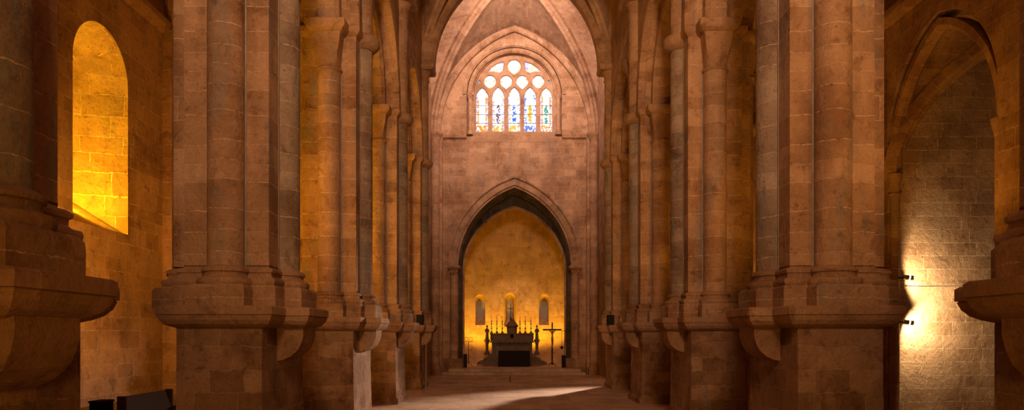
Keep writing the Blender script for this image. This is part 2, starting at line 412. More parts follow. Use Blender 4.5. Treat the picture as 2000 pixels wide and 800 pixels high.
def make_pier(mir):
    root = empty('compound_pier')
    p = MB(); p.loft(PLIN, [(.10, 0), (.10, .16), (.06, .20), (0.03, .24), (0, 1.5), (0, 2.45)]); p.build('plinth', M_ROUGH, root, mir)
    c = MB()
    prof = [(4.17, 1.88), (4.05, 1.90), (3.92, 1.96), (3.81, 2.06), (3.75, 2.18), (3.72, 2.30), (3.72, 2.46), (4.17, 2.46)]
    c.rings([[(u, -.38, z) for u, z in prof], [(u, .38, z) for u, z in prof]]); c.build('corbel', M_MOULD, root, mir)
    l = MB(); l.loft(LEDG, [(0.01, 2.42), (.07, 2.44), (.14, 2.48), (.19, 2.54), (.215, 2.61), (.205, 2.62), (.23, 2.625), (.23, 2.735), (.20, 2.76)]); l.build('ledge_moulding', M_MOULD, root, mir)
    q = MB()
    q.loft(BODY, [(.15, 2.75), (.15, 3.06), (.12, 3.10)])
    for cx, cy, r in COLS:
        h = r+.16
        sq = [(cx-h, cy-h), (cx+h, cy-h), (cx+h, cy+h), (cx-h, cy+h)]
        q.loft(sq, [(0.006, 2.752), (0.006, 3.04), (-.03, 3.09)])
    q.build('pedestal', M_PIER, root, mir)
    b = MB(); b.loft(BODY, [(.11, 3.09), (.13, 3.12), (.14, 3.16), (.13, 3.20), (.08, 3.21), (.055, 3.24), (.06, 3.29), (.08, 3.30), (.085, 3.34), (.05, 3.37), (0, 3.385), (0, 3.42)])
    b.build('base_moulding', M_MOULD, root, mir)
    s = MB(); s.loft(BODY, [(0, 3.40), (0, 10.03)]); s.build('shaft_core', M_PIER, root, mir)
    jt = MB(); jt.box(4.500, 4.530, -.79, -.775, 3.40, 8.85); jt.box(4.135, 4.152, -.315, -.285, 3.40, 9.7); jt.build('pointed_joint', M_POINT, root, mir)
    for k, (cx, cy, r) in enumerate(COLS):
        top = (8.85, 8.85, 10.03, 8.93)[k]
        e = MB(); e.lathe([(r, 3.36), (r, top+.02)], cx, cy, 28); e.build('engaged_column', M_COLUMNG if k == 2 else M_COLUMN, root, mir)
        g = MB(); g.lathe([(r+.13, 3.085), (r+.15, 3.12), (r+.155, 3.16), (r+.13, 3.20), (r+.075, 3.215), (r+.05, 3.25), (r+.06, 3.29), (r+.085, 3.30), (r+.09, 3.33), (r+.05, 3.37), (r-.01, 3.40)], cx, cy, 28)
        g.build('column_base', M_MOULD, root, mir)
        if k == 2: continue
        cap = MB()
        if k == 3: z0, z1, h = 8.93, 9.75, .40
        else: z0, z1, h = 8.85, 9.74, .36
        cap.lathe([(r, z0-.02), (r+.035, z0), (r+.045, z0+.03), (r+.03, z0+.06), (r, z0+.07)], cx, cy, 28)
        R = []
        for j in range(9):
            t = j/8; hh = r + (h-r)*(t**1.35); sqf = min(1, t*1.5); ring = []
            for a in range(32):
                th = 2*pi*a/32+pi/4*0; ca, sa = cos(th), sin(th)
                m_ = max(abs(ca), abs(sa)); rad = hh*((1-sqf)+sqf/m_*.98)
                ring.append((cx+rad*ca, cy+rad*sa, z0+.06+(z1-z0-.06)*t))
            R.append(ring)
        cap.rings(R)
        sq = [(cx-h, cy-h), (cx+h, cy-h), (cx+h, cy+h), (cx-h, cy+h)]
        cap.loft(sq, [(.0, z1-.01), (.05, z1+.03), (.10, z1+.07), (.125, z1+.11), (.13, z1+.13), (.13, z1+.26), (.11, z1+.28)])
        cap.build('capital', M_MOULD, root, mir)
    st = MB(); st.loft(BODY, [(0, 9.76), (.05, 9.81), (.10, 9.86), (.11, 9.88), (.11, 10.), (.08, 10.03), (0, 10.035)])
    st.lathe([(.28, 9.66), (.35, 9.69), (.43, 9.76), (.48, 9.83), (.49, 9.95), (.44, 10.03), (.28, 10.05)], 4.18, 0, 24)
    st.build('string_course', M_MOULD, root, mir)
    return root

where = [('nearest', 'cut off by the picture edge'), ('second', 'with a big engaged column facing the nave'), ('third', 'with a flared capital near the picture top'),
         ('fourth', 'with small flared capital and arch beyond'), ('farthest', 'beside the crossing under the tall vault arch')]
for side, mir in (('left', True), ('right', False)):
    proto = make_pier(mir)
    for k, y in enumerate(PY):
        o = proto if k == 0 else copy_tree(proto)
        o.location = (0, y if k else (5.30 if mir else 5.5), 0)
        tag(o, 'stone compound pier, %s in the %s row, %s' % (where[k][0], side, where[k][1]), 'pier', 'compound piers of the %s nave arcade' % side)

# ------------------------------------------------------------------ arcade walls with pointed arches
for side, sx in (('left', -1), ('right', 1)):
    for nm, u0, u1, half, rise in (('outer', 4.15, 5.5, 2.47, 2.9), ('inner', 4.5, 5.1, 2.08, 2.5)):
        if nm == 'outer':
            mb = MB()
            holes = [(y+BAY/2, half, 10.03, 10.03, rise) for y in PY[:-1]] + [(PY[0]-BAY/2, half, 10.03, 10.03, rise)]
            arch_wall(mb, -6.0, PY[-1]+.78, 10.03, 20.5, holes, min(sx*u0, sx*u1), max(sx*u0, sx*u1), 'y')
            wall_ = mb.build('wall_%s_arcade' % side, M_ASH)
            for y in PY:
                e = MB(); e.lathe([(.29, 10.03), (.29, 13.5)], 4.18, y, 28); e.build('vaulting_shaft', M_COLUMN, wall_, sx < 0)
                cap = MB(); cap.lathe([(.29, 13.46), (.325, 13.5), (.33, 13.54), (.29, 13.57), (.31, 13.7), (.38, 13.84), (.44, 13.94)], 4.18, y, 28)
                cap.loft([(3.66, y-.5), (4.2, y-.5), (4.2, y+.5), (3.66, y+.5)], [(0, 13.90), (.03, 13.96), (.05, 14.0), (.05, 14.12), (.03, 14.14)])
                cap.build('capital', M_MOULD, wall_, sx < 0)
            wall = struct(wall_, 'ashlar nave wall above the pointed arches of the %s arcade' % side, 'wall')
        else:
            for y in [PY[0]-BAY]+PY[:-1]:
                r = MB(); arch_ring(r, y+BAY/2, 10.03, half, rise, .42, min(sx*u0, sx*u1), max(sx*u0, sx*u1), 'y', nose=.10)
                r.build('arch_order', M_ARCH, wall)
                r = MB(); arch_ring(r, y+BAY/2, 10.03, 2.46, 2.89, .30, sx*4.06, sx*4.3, 'y', nose=.02); r.build('arch_moulding', M_ARCH, wall)

# ------------------------------------------------------------------ nave vaults
ceil = struct(empty('ceiling'), 'pointed rib vault of the nave between transverse arches', 'vault')
for y in [PY[0]-BAY/2]+[p+BAY/2 for p in PY[:-1]]:
    vault('vault_web', ceil, 0, y, WN+.01, BAY/2, 14.1, 5.0)
    for sx in (-1, 1):
        r = MB(); path = []
        for k in range(33):
            t = sin(pi/2*(2*k/32-1)); path.append((sx*4.12, y+BAY/2*t*.97, 14.1+arch_z(abs(t*.97)*WN, WN, 5.0)))
        sweep(r, path, (1, 0, 0), [(-.10, -.1), (-.10, .16), (.10, .16), (.10, -.1)]); r.build('wall_rib', M_ARCH, ceil)
for y in PY:
    r = MB(); arch_ring(r, 0, 14.1, 3.6, 4.5, .62, y-.36, y+.36, 'x', nose=.12); r.build('transverse_arch', M_ARCH, ceil)

# ------------------------------------------------------------------ aisles: vaults, outer walls
def splay_window(mb, y, sx):
    pass
for side, sx in (('left', -1), ('right', 1)):
    ce = struct(empty('ceiling_%s_aisle' % side), 'rib vault over the %s aisle' % side, 'vault')
    for y in [PY[0]-BAY/2]+[p+BAY/2 for p in PY[:-1]]:
        vault('vault_web', ce, sx*7.32, y, 1.85, BAY/2, 10.03, 2.9, rs=.8, n=12)
    for y in PY:
        r = MB(); arch_ring(r, sx*7.5, 10.03, 1.55, 2.4, .4, y-.3, y+.3, 'x', nose=.08); r.build('transverse_arch', M_ARCH, ce)
    mb = MB(); ww = 1.05
    wy = [15.55, 22.05, 28.5]
    holes = [(y, ww, 4.64, 7.98, 1.05) for y in wy] if sx < 0 else [(15.9, 2.0, 0, 6.75, 2.7)]+[(y, ww, 4.64, 7.98, 1.05) for y in wy[1:]]
    if sx < 0: arch_wall(mb, -6, 33.5, 0, 13.4, holes, -WA-1.7, -WA, 'y')
    else: arch_wall(mb, -6, 33.5, 0, 13.4, [(15.9, 2.02, 0, 7.05, 2.4)], WA, WA+.22, 'y'); 
    wall = struct(mb.build('wall_%s' % side, M_ASH), 'ashlar outer wall of the %s aisle' % side, 'wall')
    c = MB()
    prof = [(0, 9.98), (.08, 10.02), (.18, 10.12), (.20, 10.16), (.20, 10.28), (.14, 10.32), (0, 10.33)]
    c.rings([[(sx*(WA-a), -6, z) for a, z in prof], [(sx*(WA-a), 33.4, z) for a, z in prof]]); c.build('cornice', M_MOULD, wall)
    for y in PY:
        q = MB(); q.box(*sorted((sx*(WA+.02), sx*(WA-.35))), y-.45, y+.45, 0, 10.1)
        q.lathe([(.24, .0), (.24, 10.1)], sx*(WA-.36), y, 20); q.build('respond', M_PIER, wall)
    # windows of the left aisle: sloping sill, plain leaded glazing at the outer face
    if sx < 0:
        for i, y in enumerate(wy):
            s = MB()
            a = [(-WA, y-ww, 4.60), (-WA, y+ww, 4.60)]; b = [(-WA-1.7, y-ww, 5.75), (-WA-1.7, y+ww, 5.75)]
            s.face([a[0], a[1], b[1], b[0]])
            s.face([a[0], b[0], (-WA-1.7, y-ww, 4.6)]); s.face([a[1], (-WA-1.7, y+ww, 4.6), b[1]])
            w = struct(empty('window_%d' % (i+2), (0, 0, 0)), 'deep round-headed window of the left aisle', 'window')
            s.build('sloping_sill', M_JAMB, w)
            # splayed jamb lining
            j = MB()
            n = 24; rin = []; rout = []
            for k in range(n+1):
                t = pi*k/n
                rin.append((y-ww*cos(t)*1.0, 7.98+ww*sin(t))); rout.append((y-.55*cos(t), 7.9+.55*sin(t)))
            rin = [(y-ww, 4.62)]+rin+[(y+ww, 4.62)]; rout = [(y-.55, 4.8)]+rout+[(y+.55, 4.8)]
            for k in range(len(rin)-1):
                j.face([(-WA-.002, *rin[k]), (-WA-.002, *rin[k+1]), (-WA-1.68, *rout[k+1]), (-WA-1.68, *rout[k])], None, 1 < k < len(rin)-3)
            j.build('window_jamb', M_JAMB, w)
            g = MB(); g.box(-WA-1.72, -WA-1.69, y-.6, y+.6, 5.7, 8.5); g.build('glazing', simple('dim_leaded_glass', (.16, .16, .15), .25), w)

# ------------------------------------------------------------------ floor, west wall
f = MB(); f.box(-11, 14.2, -6, 49.5, -.2, 0)
f.uv = [[(v, u) for u, v in q] for q in f.uv]
struct(f.build('floor', M_FLOOR), 'worn flagstone floor of the nave and aisles', 'floor')
w = MB(); arch_wall(w, -11, 14.2, 0, 21, [(0, 2.2, 8.0, 11.5, 3.2)], -6.6, -6, 'x')
ww_ = struct(w.build('wall_west', M_ASH), 'west entrance wall behind the viewpoint', 'wall')

# ------------------------------------------------------------------ side chapel on the right
ch = struct(empty('ceiling_chapel'), 'rib vault of the side chapel on the right', 'vault')
vault('vault_web', ch, 11.67, 15.4, 2.47, 2.55, 6.2, 3.3, mat=M_ROUGH, rs=.8, n=16, sec=RIB2)
r = MB(); arch_ring(r, 15.88, 6.5, 1.86, 2.6, .22, WA+.015, WA+.30, 'y', nose=.08, n=26); r.build('entrance_arch', M_ARCH, ch)
r = MB(); arch_ring(r, 11.67, 6.2, 2.36, 3.03, .10, 17.80, 17.96, 'x', nose=.04); r.build('wall_rib', M_ARCH, ch)
w = MB(); w.box(WA+.1, 14.6, 17.92, 18.5, 0, 10.2)
struct(w.build('wall_chapel_east', M_CHAPEL), 'pale coursed wall of the side chapel lit by two spotlights', 'wall')
w = MB(); w.box(14.3, 14.8, 12, 18.5, 0, 10.2); struct(w.build('wall_chapel_right', M_CHAPEL), 'outer wall of the side chapel', 'wall')
w = MB(); w.box(WA+.5, 14.6, 12.2, 12.85, 0, 10.2); struct(w.build('wall_chapel_west', M_CHAPEL), 'west wall of the side chapel', 'wall')
s = MB(); s.lathe([(.16, 0), (.16, .25), (.13, .32), (.11, .4), (.11, 5.75), (.15, 5.8), (.11, 5.85), (.12, 6.0), (.17, 6.2), (.17, 6.3)], WA+.10, 17.80, 20)
s.lathe([(.16, 0), (.16, .25), (.13, .32), (.11, .4), (.11, 6.2), (.17, 6.45), (.17, 6.55)], WA+.14, 14.0, 20)
s.build('corner_shaft', M_COLUMN, ch)

# ------------------------------------------------------------------ crossing / choir bay
co = struct(empty('ceiling_choir'), 'tall rib vault of the choir bay around the stained glass window', 'vault')
YC = (32.45+EY)/2; LC = (EY-32.45)/2; WC = 4.95
vault('vault_web', co, 0, YC, WC, LC, 14.3, 7.5, rs=1.15, n=22, rise_f=6.6)
r = MB(); arch_ring(r, 0, 14.3, 4.42, 6.15, .26, EY-.30, EY+.02, 'x', nose=.06, n=26); r.build('wall_rib', M_ARCH, co)
for sx in (-1, 1):
    mb = MB(); arch_wall(mb, 32.48, EY, 0, 21.5, [(36.3, 2.7, 0, 8.0, 3.2)], *sorted((sx*WC, sx*(WC+.9))), 'y')
    struct(mb.build('wall_choir_%s' % ('left' if sx < 0 else 'right'), M_ASH), 'choir side wall with the arch to the %s transept' % ('left' if sx < 0 else 'right'), 'wall')
    mb = MB(); mb.box(*sorted((sx*WC, sx*13)), EY+.02, EY+.5, 0, 13); mb.box(*sorted((sx*12.6, sx*13)), 33.2, EY+.5, 0, 13); mb.box(*sorted((sx*5.8, sx*13)), 32.9, 33.3, 0, 13.6); mb.box(*sorted((sx*5.0, sx*13)), 33, EY+.5, 12.6, 13)
    struct(mb.build('wall_transept_%s' % ('left' if sx < 0 else 'right'), M_ASH), 'walls of the %s transept arm beyond the choir arch' % ('left' if sx < 0 else 'right'), 'wall')
# lunette wall over the crossing arch
mb = MB(); arch_wall(mb, -5.5, 5.5, 14.1, 23, [(0, 4.16, 14.1, 14.1, 5.0)], 32.0, 32.46, 'x')
struct(mb.build('wall_over_crossing', M_ASH), 'wall above the crossing arch', 'wall')

# east wall
HW, HS, HR = 3.38, 6.44, 4.76
mb = MB()
arch_wall(mb, -6, 6, 0, 21.5, [(0, HW, 0, HS, HR), (-.02, 2.86, 13.86, 16.75, 2.86)], EY, EY+.42, 'x', 40)
arch_wall(mb, -6, 6, 0, 21.5, [(0, HW, 0, HS, HR), (-.02, 2.44, 14.62, 16.88, 2.44)], EY+.42, EY+1.5, 'x', 40)
east = struct(mb.build('wall_east', M_ASH), 'east wall with the stained glass window above the pointed chancel arch', 'wall')
h = MB(); arch_ring(h, 0, HS, HW+.10, HR+.10, .42, EY-.10, EY+.02, 'x', n=30, nose=.04); arch_ring(h, 0, HS, HW+.46, HR+.50, .12, EY-.2, EY-.02, 'x', n=30, nose=.05)
h.build('hood_mould', M_ARCH, east)
h = MB(); arch_ring(h, 0, HS, HW-.14, HR-.16, .22, EY+.22, EY+.85, 'x', n=30, nose=.10); h.build('arch_order', M_DARK, east)
h = MB(); arch_ring(h, 0, HS, HW-.18, HR-.22, .24, EY+.95, EY+1.5, 'x', n=30, nose=.1); h.build('arch_order', M_DARK, east)
for sx in (-1, 1):
    h = MB(); h.box(*sorted((sx*3.20, sx*3.40)), EY+.22, EY+1.45, .35, 6.5); h.build('jamb_lining', M_DARK, east)
    h = MB(); h.lathe([(.24, .9), (.24, 6.1)], sx*3.62, EY-.10, 20); h.lathe([(.34, .35), (.34, .72), (.30, .74), (.33, .8), (.30, .86), (.25, .92)], sx*3.62, EY-.10, 20)
    h.build('jamb_column', M_COLUMN, east)
    h = MB(); sq = [(sx*3.62-.28, EY-.4), (sx*3.62+.28, EY-.4), (sx*3.62+.28, EY+.3), (sx*3.62-.28, EY+.3)]
    h.loft(sq, [(-.05, 6.05), (-.02, 6.2), (.06, 6.30), (.10, 6.33), (.10, 6.44), (.07, 6.46)]); h.build('impost_capital', M_MOULD, east)
    h = MB(); h.box(*sorted((sx*4.3, sx*4.97)), EY-.35, EY+.02, 0, 14.3); h.build('corner_pilaster', M_ASH, east)
    h = MB(); h.lathe([(.26, .5), (.26, 13.9)], sx*4.72, EY-.42, 20); h.lathe([(.38, 0), (.38, .4), (.33, .46), (.27, .55)], sx*4.72, EY-.42, 20)
    h.lathe([(.26, 13.8), (.30, 13.95), (.42, 14.15), (.45, 14.2), (.45, 14.32)], sx*4.72, EY-.42, 20); h.build('corner_column', M_COLUMN, east)
    h = MB(); h.box(*sorted((sx*3.05, sx*4.2)), EY-.55, EY+.05, 0, .95); chamfer_mod(h.build('jamb_plinth', M_ROUGH, east), .04)
s = MB(); prof = [(0, 14.05), (.10, 14.12), (.14, 14.16), (.14, 14.24), (0, 14.34)]
for xa, xb in ((-4.3, -2.9), (2.86, 4.3)): s.rings([[(xa, EY-a, z) for a, z in prof], [(xb, EY-a, z) for a, z in prof]])
s.build('string_course', M_MOULD, east)

# ------------------------------------------------------------------ stained glass window
win = struct(empty('window_1', (0, 0, 0)), 'large round-headed stained glass window with five lancets above the chancel arch', 'window')
YW = EY+.60; X0 = -.02
def pointed(cx, z0, zs, half, rise, n=10):
    cc = (rise*rise-half*half)/(2*half); R = half+cc; a = math.acos(cc/R); P = [(cx-half, z0)]
    L_ = [(cx-(R*cos(a*k/n)-cc), zs+R*sin(a*k/n)) for k in range(n+1)]
    R_ = [(2*cx-x, z) for x, z in reversed(L_[:-1])]
    return P+L_+R_+[(cx+half, z0)]
def drop(cx, cz, r, tip, n=26):
    pts = []
    for k in range(n+1):
        t = -pi/2+radians(42)+(2*pi-radians(84))*k/n
        pts.append((cx+r*cos(t), cz+r*sin(t)))
    pts.append((cx, cz-tip)); return pts
holes = []
for i, cx in enumerate((-1.95, -.97, 0, .97, 1.95)):
    holes.append(('lancet_pane', pointed(X0+cx, 14.72, 16.75, .365, .62 if abs(cx) > 1.5 else .66), i))
for cx in (-1.47, -.49, .49, 1.47): holes.append(('roundel_pane', drop(X0+cx, 17.76, .365, .47), 5))
holes.append(('roundel_pane', drop(X0, 18.68, .40, .52), 6))
for sx in (-1, 1):
    tri = [(-1.64, 18.36), (-1.40, 18.60), (-1.05, 18.84), (-.66, 18.98), (-.64, 18.70), (-.72, 18.42), (-.92, 18.28), (-1.25, 18.38)]
    holes.append(('spandrel_pane', [(X0+sx*-x, z) for x, z in tri], 7))
    holes.append(('eyelet_pane', [(X0+sx*2.13+.065*cos(2*pi*k/14)-sx*.03*sin(2*pi*k/14), 17.70+.14*sin(2*pi*k/14)) for k in range(14)], 8))

def plate(name, outer, inner, y0, y1, mat, parent, bevel=0.02):
    cu = bpy.data.curves.new(name, 'CURVE'); cu.dimensions = '2D'; cu.fill_mode = 'BOTH'; cu.extrude = (y1-y0)/2-bevel; cu.bevel_depth = bevel; cu.bevel_resolution = 2; cu.offset = -bevel
    for pl in [outer]+inner:
        sp = cu.splines.new('POLY'); sp.points.add(len(pl)-1); sp.use_cyclic_u = True
        for q, (x, z) in zip(sp.points, pl): q.co = (x, z, 0, 1)
    tmp = bpy.data.objects.new(name+'_curve', cu); COL.objects.link(tmp)
    dg = bpy.context.evaluated_depsgraph_get(); dg.update()
    me = bpy.data.meshes.new_from_object(tmp.evaluated_get(dg))
    bpy.data.objects.remove(tmp)
    me.transform(Matrix.Translation((0, (y0+y1)/2, 0)) @ Matrix.Rotation(pi/2, 4, 'X'))
    uvl = me.uv_layers[0] if me.uv_layers else me.uv_layers.new(name='UVMap')
    for lp in me.loops:
        v = me.vertices[lp.vertex_index].co; uvl.data[lp.index].uv = (v.x, v.z)
    me.materials.clear(); me.materials.append(mat); me.name = name
    o = bpy.data.objects.new(name, me); COL.objects.link(o); o.parent = parent; return o
outer = [(X0-2.5, 14.5), (X0-2.5, 16.88)]+[(X0-2.5*cos(pi*k/48), 16.88+2.5*sin(pi*k/48)) for k in range(1, 48)]+[(X0+2.5, 16.88), (X0+2.5, 14.5)]
plate('tracery', outer, [h[1] for h in holes], YW, YW+.28, M_MOULD, win, .045)
G = [glass('stained_amber_frame', (.80, .85, .95), (.62, .24, .03), .85, seed=1.), glass('stained_purple_figure', (.16, .06, .12), (.65, .33, .05), seed=2.),
     glass('stained_blue_figure', (.02, .12, .55), (.65, .38, .05), seed=3.), glass('stained_golden_figure', (.62, .34, .02), (.10, .18, .5), seed=4.),
     glass('stained_green_frame', (.06, .28, .20), (.6, .24, .03), .85, seed=5.), glass('stained_roundel', (1., .8, .45), (.62, .30, .05), edge=(.95, .6, .2), seed=6.),
     glass('stained_top_roundel', (1., .93, .75), (.95, .65, .2), edge=(.95, .55, .12), seed=7.), glass('stained_spandrel', (.9, .6, .3), (.45, .35, .85), seed=8.),
     glass('stained_violet', (.30, .30, .95), (.30, .30, .95), strength=.6, seed=9.)]
for nm, pl, gi in holes:
    xs = [p[0] for p in pl]; zs = [p[1] for p in pl]; x0, x1, z0, z1 = min(xs), max(xs), min(zs), max(zs)
    cx, cz = (x0+x1)/2, (z0+z1)/2
    P = [(cx+(x-cx)*1.06, YW+.15, cz+(z-cz)*1.02) for x, z in pl]; Q = [(x, YW+.165, z) for x, _, z in P]
    g = MB(); uv = [((x-x0)/(x1-x0), (z-z0)/(z1-z0)) for x, _, z in P]
    g.face(P, uv); g.face(Q[::-1], uv[::-1])
    for k in range(len(P)): g.face([P[k], Q[k], Q[(k+1) % len(P)], P[(k+1) % len(P)]], [uv[k]]*2+[uv[(k+1) % len(P)]]*2)
    pane = g.build(nm, G[gi], win)
    if nm == 'lancet_pane':
        b = MB()
        for z in (15.25, 15.78, 16.32): b.tube([(x0-.02, YW+.13, z), (x1+.02, YW+.13, z)], .014, 6)
        b.build('saddle_bar', M_IRON, pane)
# window jamb colonnettes and sloping sill
for sx in (-1, 1):
    b = MB(); b.lathe([(.13, 14.6), (.13, 16.55)], X0+sx*2.66, EY+.22, 16); b.lathe([(.13, 16.5), (.2, 16.68), (.22, 16.78)], X0+sx*2.66, EY+.22, 16)
    b.lathe([(.2, 14.4), (.2, 14.5), (.14, 14.62)], X0+sx*2.66, EY+.22, 16); b.build('colonnette', M_COLUMN, win)
b = MB(); b.rings([[(x, EY+.01, 13.84), (x, EY+.5, 13.84), (x, EY+.62, 14.66), (x, EY+.42, 14.60), (x, EY+.05, 13.98), (x, EY+.01, 13.94)] for x in (X0-2.855, X0+2.855)])
b.build('sloping_sill', M_MOULD, win)
b = MB(); arch_ring(b, X0, 16.75, 2.90, 2.90, .16, EY-.10, EY+.02, 'x', nose=.04, n=26); b.build('hood_mould', M_ARCH, win)
b = MB(); arch_ring(b, X0, 16.78, 2.54, 2.54, .26, EY+.10, EY+.40, 'x', nose=.09, n=26); b.build('arch_order', M_ARCH, win)

# ------------------------------------------------------------------ apse
SF = .35
mb = MB()
arch_wall(mb, -4.2, 4.2, SF, 12.6, [(-2.30, .34, 3.02, 4.80, .34), (-.27, .42, 2.95, 4.80, .42), (2.05, .34, 3.02, 4.80, .34)], 49.0, 50.1, 'x', 14)
mb.box(-4.2, 4.2, 50.1, 50.2, 0, 12.6)
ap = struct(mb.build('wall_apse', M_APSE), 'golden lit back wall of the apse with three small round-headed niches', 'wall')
M_NICHE = simple('dim_niche_glass', (.30, .27, .24), .4)
for c, h, zb, zs, hb, zsb in ((-2.30, .34, 3.02, 4.80, .30, 4.42), (-.27, .42, 2.95, 4.80, .17, 4.66), (2.05, .34, 3.02, 4.80, .30, 4.42)):
    m = MB(); n = 16
    fr = [(c-h, zb)]+[(c-h*cos(pi*k/n), zs+h*sin(pi*k/n)) for k in range(n+1)]+[(c+h, zb)]
    bk = [(c-hb, zb+.55)]+[(c-hb*cos(pi*k/n), zsb+hb*sin(pi*k/n)) for k in range(n+1)]+[(c+hb, zb+.55)]
    for k in range(len(fr)-1):
        m.face([(fr[k][0], 49.003, fr[k][1]), (fr[k+1][0], 49.003, fr[k+1][1]), (bk[k+1][0], 49.9, bk[k+1][1]), (bk[k][0], 49.9, bk[k][1])])
    m.face([(c-h, 49.003, zb), (c+h, 49.003, zb), (c+hb, 49.9, zb+.55), (c-hb, 49.9, zb+.55)])
    w_ = m.build('niche_splay', M_APSE, ap)
    g = MB(); g.box(c-hb-.02, c+hb+.02, 49.88, 49.92, zb+.5, zsb+hb+.02); g.build('niche_glazing', M_NICHE, w_)
for sx in (-1, 1):
    mb = MB(); mb.box(*sorted((sx*3.75, sx*4.3)), EY+1.4, 49.1, 0, 8.0); struct(mb.build('wall_apse_%s' % ('left' if sx < 0 else 'right'), M_APSE), '%s side wall of the apse' % ('left' if sx < 0 else 'right'), 'wall')
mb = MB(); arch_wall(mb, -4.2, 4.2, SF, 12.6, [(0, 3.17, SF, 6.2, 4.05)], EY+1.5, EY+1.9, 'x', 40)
struct(mb.build('wall_apse_arch', M_DARK), 'inner order of the chancel arch framing the apse', 'wall')
h = MB(); arch_ring(h, 0, 6.2, 3.10, 3.97, .16, EY+1.44, EY+1.56, 'x', n=30, nose=.03)
for sx in (-1, 1): h.box(*sorted((sx*3.10, sx*3.20)), EY+1.44, EY+1.56, SF, 6.2)
h.build('arch_moulding', M_ARCH, bpy.data.objects['wall_apse_arch'])
mb = MB(); arch_ring(mb, 0, 7.0, 3.75, 4.8, .3, EY+1.8, 49.2, 'x', n=24); struct(mb.build('ceiling_apse', M_APSE), 'pointed barrel vault of the apse', 'vault')

# sanctuary floor and steps
mb = MB(); mb.box(-3.9, 3.9, 42.15, 49.2, 0, SF); chamfer_mod(mb.build('floor_sanctuary', M_FLOOR), .02)
struct(bpy.data.objects['floor_sanctuary'], 'raised stone sanctuary floor inside the chancel arch', 'floor')
mb = MB(); mb.box(-4.2, 4.1, 41.45, 42.16, 0, .17); o = mb.build('stone_step', M_FLOOR); chamfer_mod(o, .02)
tag(o, 'long low stone step across the foot of the chancel arch', 'step')

# ------------------------------------------------------------------ altar
AX, AY = -.14, 47.0
root = empty('stone_altar', (AX, AY, SF)); tag(root, 'old stone altar with tabernacle, raised on steps against the glowing apse wall', 'altar')
def bx(name, mat, parent, boxes, bev=.015):
    m = MB()
    for b in boxes: m.box(*b)
    o = m.build(name, mat, parent)
    if bev: chamfer_mod(o, bev)
    return o
for k in range(4):
    w_ = 1.85-.1*k
    bx('altar_step', M_ALTAR, root, [(-w_, w_, -1.15+.22*k, .75, .17*k+(.002 if k else 0), .17*(k+1))])
for sx in (-1, 1):
    m = MB(); prof = [(2.3, .05), (2.3, .16), (2.15, .28), (1.95, .33), (1.80, .48), (1.48, .62), (1.40, .68), (1.2, .68), (1.2, .05)]
    m.rings([[(sx*a, -.1, z) for a, z in prof], [(sx*a, .6, z) for a, z in prof]]); m.build('scrolled_flank', M_ALTAR, root)
bx('altar_body', M_ALTAR, root, [(-1.32, 1.32, -.30, .55, .68, 1.50), (-1.40, 1.40, -.36, .6, .67, .80)])
m = MB()
for x in (-1.22, -1.10, 1.10, 1.22): m.lathe([(.06, .80), (.045, .84), (.045, 1.42), (.065, 1.5)], x, -.33, 12)
m.build('front_colonnette', M_ALTAR, root)
m = MB()
for k in range(9): m.lathe([(.005, 1.33), (.06, 1.36), (.09, 1.42), (.07, 1.5)], -1.05+k*.2625, -.32, 10)
m.build('carved_frieze', M_ALTAR, root)
bx('altar_slab', M_ALTAR, root, [(-1.45, 1.45, -.48, .6, 1.50, 1.60), (-1.38, 1.38, -.43, .6, 1.60, 1.66)])
bx('gradine', M_ALTAR, root, [(-1.42, 1.42, .05, .6, 1.66, 2.03), (-1.46, 1.46, .0, .6, 2.03, 2.10), (-1.36, -1.2, .02, .1, 1.66, 2.03), (1.2, 1.36, .02, .1, 1.66, 2.03)])
m = MB()
for k in range(-13, 14):
    if abs(k) > 3: m.box(k*.104-.025, k*.104+.025, .02, .06, 2.10, 2.145)
m.build('gradine_cresting', M_ALTAR, root)
tb = bx('tabernacle', M_ALTAR, root, [(-.33, .33, -.10, .5, 1.66, 2.52), (-.37, .37, -.14, .5, 1.66, 1.78)])
bx('tabernacle_door', M_BLACK, tb, [(-.11, .11, -.125, -.10, 1.80, 2.06)], .004)
m = MB(); sq = [(-.36, -.14), (.36, -.14), (.36, .52), (-.36, .52)]
m.loft(sq, [(0, 2.52), (.05, 2.56), (.05, 2.62), (.0, 2.66), (-.08, 2.78), (-.17, 2.90), (-.22, 2.95), (-.30, 3.02)]); m.build('tabernacle_roof', M_ALTAR, tb)
m = MB()
for x in (-.30, .30): m.lathe([(.04, 1.78), (.03, 1.82), (.03, 2.42), (.05, 2.5)], x, -.14, 10)
m.build('tabernacle_column', M_ALTAR, tb)
for sx in (-1, 1):
    m = MB(); m.lathe([(.19, .68), (.19, .80), (.15, .84), (.17, .89), (.11, .93), (.095, .98), (.095, 1.40), (.13, 1.44), (.12, 1.48), (.18, 1.60), (.21, 1.66), (.21, 1.70)], sx*1.64, .10, 18)
    m.build('statue_column', M_ALTAR, root)

